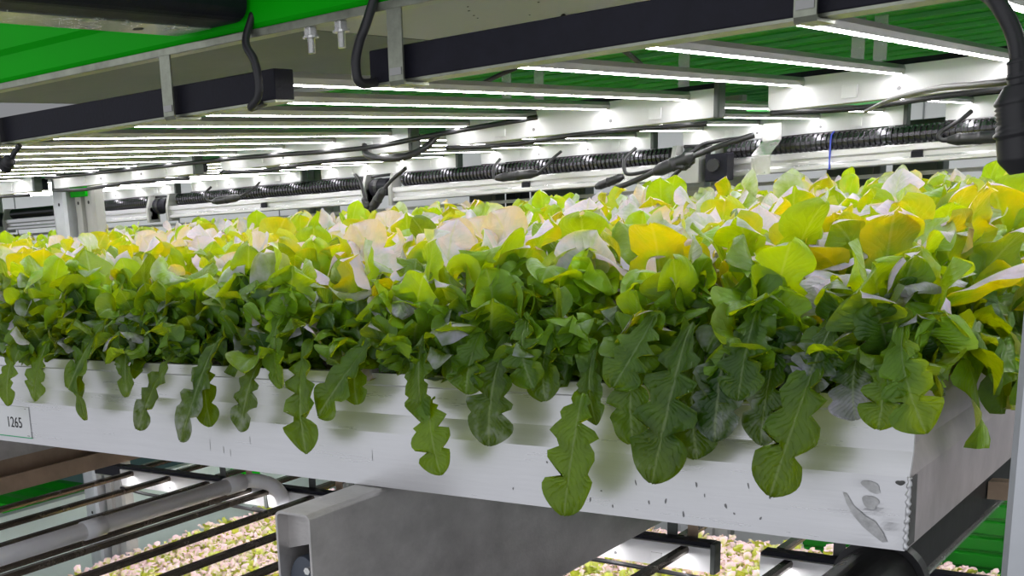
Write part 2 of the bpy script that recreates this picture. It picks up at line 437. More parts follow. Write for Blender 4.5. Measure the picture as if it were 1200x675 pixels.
bm = nb(); blob(bm, -.036, .067, .011, .005, -.3, -.0006, 5); link('grey_blob', bm, 'corner_grey', front)  # flat grey blobs next to the crescent
bm = nb(); blob(bm, -.036, .050, .010, .006, -.5, -.0006, 6); link('grey_blob', bm, 'corner_grey', front)
bm = nb(); blob(bm, -.008, .074, .004, .003, 0, -.0008, 8); link('weld_burn', bm, 'scuff', front)
# end-face scuff beside the corner
bm = nb(); vs = [bm.verts.new(p) for p in ((.0006, .003, .002), (.0006, .034, .002), (.0006, .030, .078), (.0006, .020, .080), (.0006, .003, .078))]; bm.faces.new(vs)
link('dark_edge', bm, 'scuff', t)
# label
lab = link('tray_label', box(nb(), -1.66, -1.508, -.0022, -.0006, .012, .071), 'paper', front, bevel=.0006); lab['label'] = 'white sticker printed 1265'
link('label_border', box(nb(), -1.66, -1.507, -.0023, -.0006, .0105, .0125), 'labelgreen', lab)
cu = bpy.data.curves.new('number', 'FONT'); cu.body = '1265'; cu.size = .027; cu.extrude = .0002; cu.materials.append(MT['ink'])
num = bpy.data.objects.new('number', cu); C.objects.link(num); num.parent = lab
_m = bpy.data.meshes.new_from_object(num); bpy.data.objects.remove(num); num = bpy.data.objects.new('number', _m); C.objects.link(num); num.parent = lab
num.rotation_euler = (PI/2, 0, 0); num.location = (-1.581, -.0026, .030); num.scale = (.92, 1.08, 1)
bm = nb(); box(bm, -1.520, -1.512, -.0026, -.0022, .0150, .0158); box(bm, -1.520, -1.515, -.0026, -.0022, .0670, .0676); link('fine_print', bm, 'ink', lab)
# second tray behind
t2 = thing('growing_tray', (0, 0, 0), 'far aluminium growing tray behind the front one under the ribbed conduit', 'tray')
bm = nb(); box(bm, -6.4, 0, TY+.06, TY+.066, 0, .165); box(bm, -6.4, 0, 2.52, 2.526, 0, .165); box(bm, -.006, 0, TY+.066, 2.52, 0, .165); link('tray_wall', bm, 'alu', t2)
link('growing_medium', box(nb(), -6.4, -.007, TY+.067, 2.519, .001, .150), 'soil', t2)

# ------------------------------------------------------------------ beams under the tray
t = thing('support_beam', (0, 0, 0), 'grey steel support beam with open rounded end sticking out under the tray', 'beam')
def channel(t, xa, xb, y0, y1, ztop, zbot, m, r=.010):
    # inverted U with thickness
    th = .0035
    out = [(xa, zbot), (xa, ztop-r)] + [(xa+r-r*math.cos(a), ztop-r+r*math.sin(a)) for a in [PI/2*i/5 for i in range(1, 6)]]
    out += [(xb-r+r*math.sin(a), ztop-r+r*math.cos(a)) for a in [PI/2*i/5 for i in range(1, 6)]] + [(xb, zbot)]
    inn = [(xb-th, zbot), (xb-th, ztop-r)] + [(xb-r+(r-th)*math.cos(a), ztop-r+(r-th)*math.sin(a)) for a in [PI/2*i/5 for i in range(1, 6)]]
    inn += [(xa+r-(r-th)*math.sin(a), ztop-r+(r-th)*math.cos(a)) for a in [PI/2*i/5 for i in range(1, 6)]] + [(xa+th, zbot)]
    bm = nb()
    A = [bm.verts.new((q[0], y0, q[1])) for q in out]; A2 = [bm.verts.new((q[0], y0, q[1])) for q in inn[::-1]]
    B = [bm.verts.new((q[0], y1, q[1])) for q in out]; B2 = [bm.verts.new((q[0], y1, q[1])) for q in inn[::-1]]
    n = len(A)
    for i in range(n-1):
        bm.faces.new((A[i], A[i+1], B[i+1], B[i])); bm.faces.new((A2[i+1], A2[i], B2[i], B2[i+1]))
        bm.faces.new((A[i+1], A[i], A2[i], A2[i+1])); bm.faces.new((B[i], B[i+1], B2[i+1], B2[i]))
    for P, Q in ((A, A2), (B, B2)):
        pass
    bm.faces.new((A[0], B[0], B2[0], A2[0])); bm.faces.new((A[-1], A2[-1], B2[-1], B[-1]))
    return link('channel', bm, m, t, smooth=False)
channel(t, -.742, -.680, -.172, 1.32, -.001, -.280, 'galv')
link('end_plate', prism(nb(), [(-.7385, -.0115), (-.684, -.0115), (-.684, -.058), (-.688, -.053), (-.700, -.0495), (-.7385, -.060)], -.150, -.147, 'y'), 'galv', t)
link('web_plate', box(nb(), -.7385, -.684, 1.0, 1.003, -.27, -.006), 'galv', t)
t = thing('guide_roller', (-.712, -.10, -.11), 'blue-grey roller disc with bolt inside the grey beam end', 'roller')
bm = nb(); prism(bm, [(.042*math.cos(PI/20*i)*.6, .042*math.sin(PI/20*i)) for i in range(40)], -.055, -.02, 'y'); link('disc', bm, 'grey_roller', t, bevel=.002)
bm = nb(); prism(bm, [(.016+.0055*math.cos(PI/3*i), .026+.0055*math.sin(PI/3*i)) for i in range(6)], -.066, -.055, 'y'); link('bolt', bm, 'bright', t)
# left support beam, open side towards the camera
t = thing('support_beam', (0, 0, 0), 'tan and grey steel support beam under the left part of the tray', 'beam')
link('channel', prism(nb(), [(-2.33, -.001), (-2.27, -.001), (-2.27, -.006), (-2.325, -.006), (-2.325, -.275), (-2.275, -.275), (-2.275, -.235), (-2.27, -.235), (-2.27, -.28), (-2.33, -.28)], -.17, 1.32, 'y'), 'tan', t)
link('web_liner', box(nb(), -2.324, -2.318, -.17, 1.32, -.20, -.008), 'galv', t)
# right roller beam
t = thing('roller_beam', (0, 0, 0), 'black round tube and channel running under the tray corner', 'beam')
bm = nb(); tube(bm, [(-.09, -.22, -.120), (-.09, .26, -.120)], .048, 40); link('tube', bm, 'blacktube', t, smooth=False)
t_o = t.children[0]
for p in t_o.data.polygons: p.use_smooth = len(p.vertices) == 4
bm = nb(); tube(bm, [(-.09, .252, -.120), (-.09, .272, -.120)], .056, 40); link('collar', bm, 'cable', t)
bm = nb(); prism(bm, rp(-.136, -.100, -.188, -.006, .008), .30, 1.32, 'y'); link('channel', bm, 'blackmatt', t)
bm = nb(); prism(bm, [(-.104, -.192), (-.096, -.192), (-.096, -.187), (-.104, -.187)], .273, 1.32, 'y'); link('edge_strip', bm, 'bright', t)
link('cross_plate', box(nb(), -.098, .30, .90, .93, -.158, -.128), 'tan', thing('cross_member', (0, 0, 0), 'tan cross plate behind the tray corner beside the zinc upright', 'beam'))

# near upright at the right edge, slotted
t = thing('rack_upright', (.177, -.5, -2), 'near slotted zinc rack upright at the right picture edge', 'upright')
bm = nb(); prism(bm, [(0, 0), (.004, -.004), (.075, -.004), (.079, 0), (.079, .06), (.076, .06), (.076, 0), (.003, 0), (.003, .06), (0, .06)], 0, 2.65, 'z'); link('profile', bm, 'post', t)
def slot(bm, cx, cz, w, h, y0, y1):
    prism(bm, [(cx+w*(1 if math.cos(a) > 0 else -1)*0+w*math.cos(a), cz+(h-w)*(1 if math.sin(a) > 0 else -1)+w*math.sin(a)) for a in [2*PI*(i+.5)/20 for i in range(20)]], y0, y1, 'y')
for i in range(8):
    z = 2.223-.0735*i*1.0 + .22
    if i < 3 or True:
        bm = nb(); zz = 2.223+.0735*(3-i) if i != 3 else 2.223
        slot(bm, .0245, zz, .0062, .011, -.0046, -.0036); link('slot', bm, 'ink', t)
        bm = nb(); slot(bm, .052, zz-.02, .0062, .011, -.0046, -.0036); link('slot', bm, 'ink', t)

# ------------------------------------------------------------------ cables near the front
def cable(pts, r, label, name='cable', seg=10, conn=None, mat_='cable', k=8):
    t = thing(name, pts[0], label, 'cable', None); p0 = Vector(pts[0])
    bm = nb(); tube(bm, [p-p0 for p in catmull(pts, k)], r, seg); link('lead', bm, mat_, t, smooth=True)
    if conn:
        for a, b, rr_ in conn:
            a = Vector(a); b = Vector(b); d = b-a
            n = 40; prof = []
            for i in range(n+1):
                u = i/n
                q = rr_*(.55+.45*min(1, u*6, (1-u)*6))
                if .2 < u < .45 and i % 2: q *= .9
                if .5 < u < .56: q *= 1.12
                prof.append(q)
            bm = nb(); tube(bm, [a-p0+d*(i/n) for i in range(n+1)], prof, 18); link('connector', bm, 'cable', t, smooth=True)
    return t
cable([(-.744, -.146, .640), (-.742, -.165, .606), (-.727, -.168, .582), (-.722, -.168, .556), (-.727, -.166, .538), (-.745, -.160, .528), (-.748, -.130, .535)], .0052, 'black cable dropping from the green beam to the end of the left lamp bar')
cable([(-.548, -.146, .640), (-.552, -.166, .600), (-.563, -.168, .578), (-.569, -.168, .556), (-.568, -.160, .536), (-.560, -.12, .54)], .0058, 'thick black cable dropping from the green beam to the long lamp bar')
cable([(.050, -.21, .548), (.085, -.27, .524), (.108, -.30, .507), (.123, -.305, .480), (.127, -.305, .452), (.128, -.305, .43)], .0056, 'thick black cable with a big ribbed connector hanging at the right', 'cable_connector', 14,
      [((.126, -.305, .468), (.1285, -.305, .440), .0075), ((.127, -.305, .448), (.1345, -.303, .386), .0155)])
cable([(-.32, .9, .487), (-.12, .3, .474), (.0, .0, .466), (.07, -.18, .457), (.12, -.28, .452), (.17, -.32, .453)], .0030, 'thin black cable passing level behind the big connector at the right')
cable([(-1.325, -.14, .53), (-1.310, -.15, .525), (-1.300, -.152, .507), (-1.293, -.152, .496), (-1.283, -.152, .494), (-1.268, -.15, .512), (-1.252, -.145, .527)], .0045, 'small black cable loop with connector at the left edge', 'cable_connector', 10,
      [((-1.292, -.153, .492), (-1.270, -.151, .510), .0105)])
# arcs behind the lamp bars
cable([(-.70, .55, .664), (-.72, .60, .648), (-.79, .68, .632), (-.93, .75, .615), (-1.05, .82, .6)], .0045, 'thin black cable arching left behind the long lamp bar')
cable([(-.66, .50, .664), (-.66, .55, .650), (-.66, .68, .630), (-.67, .80, .605), (-.70, .90, .59)], .0045, 'thin black cable sloping down right behind the long lamp bar')
cable([(-1.62, 1.24, .545), (-1.58, 1.19, .520), (-1.52, 1.17, .505), (-1.45, 1.17, .502), (-1.40, 1.19, .520), (-1.38, 1.22, .55)], .0085, 'grey-black cable drooping between two lamp ends left of centre', mat_='cable')
cable([(-2.9, 1.20, .556), (-2.4, 1.19, .549), (-2.0, 1.19, .546), (-1.6, 1.19, .535), (-1.35, 1.19, .548), (-1.1, 1.2, .56)], .006, 'long black cable running under the left lamps')

# ------------------------------------------------------------------ rails with ribbed conduit at the back
RY = 2.60
def rail_unit(x0, lab, n=1.14):
    t = thing('linear_rail', (x0, RY, .395), lab, 'rail', 'rails along the back of the tray')
    bm = nb(); prism(bm, [(0, .004), (.0, .016), (.010, .020), (.010, .034), (0, .038), (0, .056), (.05, .056), (.05, .0), (.004, 0)], 0, n); link('rail_profile', bm, 'rail', t, bevel=.001)
    bm = nb(); box(bm, .50*n, .50*n+.03, .002, .009, .016, .034); link('slot_cover', bm, 'black', t)
    # ribbed conduit lying on top
    bm = nb(); pts = []; rs = []; x = .035; i = 0
    while x < n-.03:
        pts += [(x, .030, .083), (x+.005, .030, .083), (x+.0055, .030, .083), (x+.0135, .030, .083), (x+.014, .030, .083)]
        rs += [.021, .021, .0262, .0262, .021]; x += .0150; i += 1
    tube(bm, pts, rs, 16); c = link('ribbed_conduit', bm, 'conduit', t)
    for s, xx in ((0, 0), (1, n-.014)):
        bm = nb(); prism(bm, [(-.012, -.012), (-.012, .055), (.010, .112), (.062, .112), (.062, -.012)], xx-.012 if s == 0 else xx, xx+.002+.012*s, 'x')
        link('end_plate', bm, 'sheet', t, bevel=.001)
    bm = nb(); tube(bm, [(n+.02, .03, .06), (n+.10, .03, .06)], .034, 20); link('motor', bm, 'black', t)
    bm = nb(); tube(bm, [(n+.04, .03, .06), (n+.055, .03, .06)], .037, 20); link('motor_ring', bm, 'cable', t)
    return t
MT['conduit'] = mat('glossy_black_conduit', (.10, .10, .11), .22, .75)
for k, lab in enumerate(('right of the black cable bundle, with a blue tie', 'in the middle of the picture', 'left of centre behind the canopy', 'at the far left by the upright', 'beyond the left upright')):
    rail_unit(-1.25-1.27*k, 'pale rail carrying ribbed black conduit, '+lab)
t = thing('cable_tie', (-.90, RY-.004, .44), 'blue cable tie around the right rail and conduit', 'cable tie')
tube_pts = [(0, 0, -.044), (0, -.002, 0), (0, .0, .030), (0, .006, .056), (0, .03, .066)]
bm = nb(); tube(bm, tube_pts, .0022, 6); link('band', bm, 'blue', t)
# back flange below the rail
link('mounting_strip', box(nb(), -7, .6, RY+.11, RY+.13, .36, .372), 'sheet', thing('mounting_strip', (0, 0, 0), 'thin pale strip running behind the rails', 'strip'))

def far_conn(pts, ca, cb, r, lab, rl=.005):
    cable(pts, rl, lab, 'cable_connector', 8, [(ca, cb, r)])
CY = 2.45
far_conn([(-1.945, CY, .515), (-1.955, CY-.02, .49), (-1.955, CY-.03, .455), (-1.935, CY-.03, .452), (-1.80, CY-.03, .452), (-1.765, CY-.02, .47), (-1.74, CY, .50), (-1.71, CY, .52)], (-1.945, CY-.03, .450), (-1.78, CY-.03, .455), .0155, 'black connector lying on the middle conduit with leads rising to two lamps')
far_conn([(-.50, CY, .52), (-.52, CY-.02, .50), (-.565, CY-.03, .47), (-.56, CY-.03, .452), (-.53, CY-.03, .450), (-.40, CY-.03, .450)], (-.545, CY-.03, .450), (-.40, CY-.03, .447), .0165, 'black connector on the right conduit with a lead curling up to the lamp end', .0065)
far_conn([(-3.36, CY, .515), (-3.38, CY-.02, .49), (-3.36, CY-.03, .46), (-3.30, CY-.03, .452), (-3.18, CY-.03, .462), (-3.12, CY, .49), (-3.08, CY, .515)], (-3.33, CY-.03, .452), (-3.17, CY-.03, .460), .016, 'black connector on the left conduit with two curved leads')
far_conn([(-2.24, 2.30, .51), (-2.30, 2.29, .47), (-2.34, 2.28, .43), (-2.38, 2.28, .39), (-2.40, 2.28, .36)], (-2.325, 2.28, .445), (-2.385, 2.28, .375), .017, 'dark connector hanging diagonally left of centre beside the motor', .007)
far_conn([(-2.47, 2.30, .505), (-2.44, 2.29, .48), (-2.42, 2.28, .44), (-2.41, 2.28, .40)], (-2.42, 2.28, .42), (-2.405, 2.28, .375), .012, 'pale curved lead beside the motor left of centre', .006)
far_conn([(-.98, 2.2, .505), (-1.05, 2.17, .487), (-1.12, 2.15, .465), (-1.20, 2.13, .440), (-1.28, 2.12, .41), (-1.36, 2.12, .385)], (-1.13, 2.15, .462), (-1.24, 2.125, .425), .019, 'thick black cable with connector sloping down right of centre', .0085)
far_conn([(-1.33, 2.2, .50), (-1.35, 2.17, .47), (-1.34, 2.15, .435), (-1.31, 2.14, .425), (-1.20, 2.13, .437), (-1.15, 2.13, .432)], (-1.34, 2.14, .420), (-1.43, 2.14, .395), .013, 'thin black looped cable right of centre in front of the bracket', .0055)
far_conn([(-1.03, 2.25, .50), (-1.13, 2.25, .497), (-1.17, 2.24, .475), (-1.18, 2.23, .45), (-1.21, 2.22, .42), (-1.24, 2.22, .39)], (-1.165, 2.23, .46), (-1.20, 2.22, .43), .016, 'black cable hooked over behind the thick connector right of centre', .007)
# folded bracket in front of the right rail
t = thing('folded_bracket', (-1.085, 2.47, .395), 'folded shiny steel bracket in front of the rail right of centre', 'bracket')
bm = nb(); box(bm, 0, .056, -.003, 0, 0, .058); link('front_plate', bm, 'bright', t)
bm = nb(); prism(bm, [(-.003, .058), (0, .058), (.085, .098), (.085, .15), (.082, .15), (.082, .10)], 0, .056); link('sloping_plate', bm, 'bright', t)
t = thing('motor_block', (-1.25, 2.52, .385), 'black motor block beside the thick connector right of centre', 'motor')
bm = nb(); box(bm, 0, .07, 0, .06, 0, .085); link('housing', bm, 'black', t, bevel=.004)
bm = nb(); box(bm, -.10, -.015, -.01, .05, 0, .09); link('mount', bm, 'sheet', t, bevel=.002)
bm = nb(); tube(bm, [(.03, -.012, .05), (.03, 0, .05)], .02, 16); link('cap', bm, 'cable', t)

# far uprights
def upright(x, y, z0, z1, lab, cap=False):
    t = thing('rack_upright', (x, y, z0), lab, 'upright', 'far rack uprights'); h = z1-z0
    bm = nb(); prism(bm, [(0, 0), (.012, -.006), (.062, -.006), (.075, 0), (.075, .05), (.07, .05), (.07, .004), (.004, .004), (.004, .05), (0, .05)], 0, h, 'z'); link('profile', bm, 'post', t)
    bm = nb(); prism(bm, [(.085, .03), (.097, .022), (.125, .022), (.13, .034), (.145, .034), (.15, .022), (.18, .022), (.19, .03), (.19, .07), (.085, .07)], 0, h, 'z'); link('ribbed_profile', bm, 'sheet', t)
    for dx, yy in ((.04, -.0065), (.11, .0215), (.165, .0215)):
        k = 0; z = .05
        while z < h:
            bm = nb(); prism(bm, [(dx+.005*math.cos(PI/5*i), z+.006*math.sin(PI/5*i)) for i in range(10)], yy-.0005, yy, 'y'); link('punched_hole', bm, 'ink', t); z += .22
    if cap:
        bm = nb(); box(bm, .085, .165, .010, .022, h*0+2.49-.0, 2.53+.03); link('green_clip', bm, 'green', t, bevel=.002)
    return t
upright(-3.06, 1.345, -2, .668, 'tall zinc rack upright at the left with a green clip', True)
upright(-3.35, 3.0, -2, .668, 'zinc rack upright behind the cables left of centre')
upright(-5.9, 3.0, -2, .668, 'distant zinc rack upright at the left picture edge')
upright(-1.52, 3.0, -2, .668, 'zinc rack upright behind the bracket right of centre')
# dark cabinets and panels against the far side, seen between lamps and canopy
def far_box(x0, x1, y, z0, z1, m, lab, cat='cabinet', name='tall_cabinet'):
    z0 = -2; t = thing(name, (x0, y, z0), lab, cat)
    bm = nb(); box(bm, 0, x1-x0, 0, .08, 0, z1-z0); link('housing', bm, m, t, bevel=.004)
    bm = nb(); box(bm, .02, x1-x0-.02, -.006, 0, .02, max(.03, z1-z0-.02)); link('cover', bm, m, t, bevel=.002)
far_box(-2.55, -2.42, 3.2, .2, .52, 'galv2', 'grey cabinet behind the middle conduit connector, left one')
far_box(-2.40, -2.33, 3.25, .1, .56, 'black', 'narrow black cabinet behind the middle conduit connector')
far_box(-2.31, -2.06, 3.3, .44, .56, 'galv2', 'grey cabinet behind the middle conduit connector, right one')
far_box(-1.16, -.98, 3.4, .44, .545, 'galv2', 'grey cabinet standing behind the right conduit, left one')
far_box(-.94, -.78, 3.4, .44, .54, 'galv2', 'grey cabinet standing behind the right conduit, right one')
far_box(-3.3, -3.2, 3.05, -.2, .5, 'black', 'black cabinet behind the rail left of centre')

# ------------------------------------------------------------------ lower level
t = thing('white_pipe', (0, 0, 0), 'white plastic pipe with elbow running under the tray at the left', 'pipe')
px, pz = -2.085, -.385
bm = nb(); tube(bm, [(px, -.4, pz), (px, 1.12, pz)], .023, 24); p = link('pipe_run', bm, 'pvc', t, smooth=True)
bm = nb(); tube(bm, catmull([(px, 1.10, pz), (px, 1.16, pz), (px+.012, 1.195, pz), (px+.045, 1.21, pz-.004), (px+.085, 1.212, pz-.012), (px+.118, 1.212, pz-.04), (px+.125, 1.212, pz-.09)], 8), .0215, 20); link('elbow', bm, 'pvc', t, smooth=True)
for y in (.55, 1.10):
    bm = nb(); tube(bm, [(px, y, pz), (px, y+.07, pz)], .0262, 24); link('coupling', bm, 'pvc', t, smooth=True)
bm = nb(); box(bm, -2.31, -2.29, 1.0, 1.012, -.42, -.30); 
t = thing('side_partition', (0, 0, 0), 'pale grey-green panel standing beside the lower lettuce at left', 'panel')
link('panel_sheet', box(nb(), -3.22, -3.20, .2, 3.1, -1.0, -.62), 'panel', t)
link('top_lip', box(nb(), -3.225, -3.185, .2, 3.1, -.62, -.60), 'panel', t)
t = thing('green_bracket', (-3.18, 2.35, -.78), 'bright green triangular bracket on the grey-green panel', 'bracket')
link('gusset', prism(nb(), [(-.26, 0), (.05, 0), (-.02, .17)], 0, .02, 'x'), 'green', t, bevel=.002)
link('flange', box(nb(), -.001, .03, .0, .05, 0, .16), 'green', t)
# things seen through the lamps at the lower left
def ribbed_panel(name, x0, x1, y, z0, z1, m, lab, cat='panel'):
    t = thing(name, (x0, y, z0), lab, cat); prof = []; z = 0
    while z < z1-z0-.05:
        prof += [(0, z), (0, z+.035), (.012, z+.040), (.012, z+.048)]; z += .052
    prof += [(0, z), (.03, z), (.03, 0)]
    link('ribbed_sheet', prism(nb(), prof, 0, x1-x0), 'deck_green', t)
ribbed_panel('green_ribbed_panel', -.95, .6, 2.66, -.86, -.50, 'green', 'green ribbed sheet low behind the black beam at the lower right')
t = thing('green_clip_plate', (-4.55, 2.4, -.52), 'upright green plate seen through the lower lamps at the left', 'plate')
link('plate', box(nb(), 0, .16, 0, .02, 0, .40), 'green', t, bevel=.003)
t = thing('green_deck_piece', (-4.6, 1.9, -.93), 'green folded deck piece seen through the lower lamps at the left', 'deck')
link('folded_sheet', prism(nb(), [(0, 0), (.0, .05), (.08, .06), (.16, .05), (.24, .06), (.32, .05), (.40, .06), (.48, .05), (.48, 0)], 0, .55), 'green', t)
t = thing('perforated_panel', (-3.75, 2.9, -.82), 'black perforated panel behind the left upright under the tray', 'panel')
link('backing', box(nb(), 0, 1.15, .012, .02, 0, .42), 'black', t)
bm = nb()
for i in range(24):
    box(bm, .048*i, .048*i+.012, 0, .01, 0, .42)
for i in range(14):
    box(bm, 0, 1.15, .0, .011, .03*i, .03*i+.008)
link('grid', bm, 'galv2', t)
t = thing('dark_partition', (-6.4, 3.1, -1.2), 'dark teal sheet behind the lower lamps at far left', 'panel')
link('sheet', box(nb(), 0, 3.0, 0, .02, 0, .95), mat('dark_teal', (.03, .10, .09), .4), t)

# lower trays
t = thing('growing_tray', (0, 0, 0), 'lower tray of small young lettuce seen under the front tray', 'tray')
bm = nb(); box(bm, -2.86, .45, .5, .506, -1, -.80); box(bm, -2.86, .45, 2.50, 2.506, -1, -.80); box(bm, -2.86, -2.854, .506, 2.5, -1, -.80); box(bm, .444, .45, .506, 2.5, -1, -.80); link('tray_wall', bm, 'alu', t)
link('growing_medium', box(nb(), -2.853, .443, .507, 2.499, -.999, -.80), 'soil', t)

# ------------------------------------------------------------------ lettuce
def smooth01(a, b, x):
    t = max(0, min(1, (x-a)/(b-a))); return t*t*(3-2*t)
def leaf(bm, cl, uvl, P, side, W, r, red=.5, young=.5, n=16, m=6, ruffle=.12, cup=.15, lobes=.5, pet=.14):
    """P: 4 bezier points, side: sideways vector at the base"""
    P = [Vector(p) for p in P]; L = sum((P[i+1]-P[i]).length for i in range(3))
    phs = [r.uniform(0, 6.28) for _ in range(6)]
    jl = [[r.uniform(-.03, .03) for _ in range(4)] for _ in range(2)]
    dp = [[r.uniform(.3, 1.3) for _ in range(4)] for _ in range(2)]
    skew = r.uniform(-.12, .12); fr = r.uniform(1.6, 2.8)
    s0 = Vector(side).normalized(); rows = []; ut = 1-min(.26, .85*W/L)
    for i in range(n+1):
        t = i/n; u = 1-(1-t)**1.45
        p = P[0]*(1-u)**3+P[1]*3*u*(1-u)**2+P[2]*3*u*u*(1-u)+P[3]*u**3
        d = (P[1]-P[0])*(1-u)**2+(P[2]-P[1])*2*u*(1-u)+(P[3]-P[2])*u*u
        if d.length < 1e-6: d = P[3]-P[2]
        T = d.normalized(); Sd = (s0-T*s0.dot(T)).normalized(); Nn = Sd.cross(T)
        wb = pet+(1-pet)*smooth01(.10, .60, u)
        if u > ut: wb *= math.sqrt(max(0, 1-((u-ut)/(1.001-ut))**2))
        row = []
        for j in range(m+1):
            v = -1+2*j/m; a = abs(v); sd = 0 if v < 0 else 1
            lob = 0
            for q, (uc, sg, dep) in enumerate(((.28, .036, .45), (.44, .034, .70), (.60, .032, .80), (.77, .028, .62))):
                lob += dep*dp[sd][q]*math.exp(-((u-uc-jl[sd][q])/sg)**2)
            ww = W*wb*max(.22, 1-lobes*1.35*lob)*(1+.06*math.sin(u*23+phs[sd]))
            sag = .05*L*a*a*(-1)           # side lobes swing towards the base a little
            off = cup*W*v*v*1.0 + ruffle*W*a**1.6*math.sin(fr*2*PI*u+phs[2+sd]+v) + .05*W*math.sin(5*u+7*v+phs[4]) + .45*ruffle*W*a*a*math.sin(4.2*2*PI*u+phs[5]+3*sd)
            off -= .05*W*math.exp(-(v/.22)**2)
            q = p+Sd*(v*ww+skew*W*u*u)+Nn*off+T*(sag*wb)
            vert = bm.verts.new(q)
            rd = red*(.25+.75*smooth01(.25, .95, u))+.30*red*a*a
            row.append((vert, (u, (v+1)/2), (min(1, rd), min(1, max(0, young)), a)))
        rows.append(row)
    for i in range(n):
        for j in range(m):
            q = (rows[i][j], rows[i][j+1], rows[i+1][j+1], rows[i+1][j])
            try: f = bm.faces.new([k[0] for k in q])
            except ValueError: continue
            f.smooth = True
            for lp, k in zip(f.loops, q):
                lp[uvl].uv = k[1]; lp[cl] = (*k[2], 1)
def new_leaf_bm():
    bm = nb(); cl = bm.loops.layers.float_color.new('tint'); uvl = bm.loops.layers.uv.new('UVMap'); return bm, cl, uvl
def finish_leaf(name, bm, m='leaf'):
    me = bpy.data.meshes.new(name); bm.to_mesh(me); bm.free(); me.materials.append(MT[m]); return me
def head_mesh(seed, nl=15, hgt=.20, front=False):
    r = random.Random(seed); bm, cl, uvl = new_leaf_bm()
    for i in range(nl):
        f = i/(nl-1)                                   # 0 inner .. 1 outer
        az = i*2.39996+r.uniform(-.3, .3)
        h = hgt*(1.0-.42*f**1.4)*r.uniform(.9, 1.08); out = (.018+.070*f)*r.uniform(.8, 1.3)
        d = Vector((math.cos(az), math.sin(az), 0)); sd = Vector((-math.sin(az), math.cos(az), 0))
        tw = r.uniform(-.7, .7); sd2 = (sd*math.cos(tw)+d*math.sin(tw))
        b = d*.006
        droop = r.uniform(-.035, .015)*(1+f)
        P = [b, b+d*out*.25+Vector((0, 0, h*.42)), b+d*out*.75+Vector((0, 0, h*.85)), b+d*(out*1.35+.012)+sd*r.uniform(-.02, .02)+Vector((0, 0, h+droop-.015*f))]
        leaf(bm, cl, uvl, P, sd2, r.uniform(.022, .038)*(1-.08*f), r, red=min(1, max(0, r.gauss(.70, .26))), young=min(1, max(0, r.gauss(.80-.34*f, .22))), n=21, m=6,
             ruffle=r.uniform(.15, .4), cup=r.uniform(-.25, .45), lobes=r.uniform(.3, 1.0))
    return finish_leaf('foliage', bm)
variants = [head_mesh(100+i, 19+i % 3, .196) for i in range(12)]
variants_far = [head_mesh(300+i, 11, .205) for i in range(6)]

plants = []      # (x, y, kind)
nrow = 9
for j in range(nrow):
    y = .055+j*.148*.985
    xi = -.045-(.055 if j % 2 else 0)
    while xi > -4.3:
        plants.append((xi+rnd.uniform(-.014, .014), y+rnd.uniform(-.012, .012), j)); xi -= .118 if j < 3 else .135
for j in range(7):
    y = TY+.14+j*.165; xi = -.08-(.07 if j % 2 else 0)
    while xi > -6.3:
        plants.append((xi+rnd.uniform(-.02, .02), y+rnd.uniform(-.02, .02), 20+j)); xi -= .165
def vis(x, y, z, m):
    a, b, c = proj((x, y, z)); return -m < a < 1200+m
plants = [p for p in plants if vis(p[0], p[1], .3, 90)]
plants.sort(key=lambda p: proj((p[0], p[1], .3))[2])
front_ps = [p for p in plants if p[2] == 0 and vis(p[0], p[1], .3, 40)]
rest = [p for p in plants if p[2] != 0]
cnt = 0
# --- front row: own meshes, leaning and hanging outwards
def unproj_y(px_, py_, Y):
    c = Vector(((px_-292)/1391, (py_-601)/1391, 1))
    d = Vector((rx.dot(c), ry.dot(c), rz.dot(c))); t = (Y-CAM.y)/d.y
    return CAM+d*t
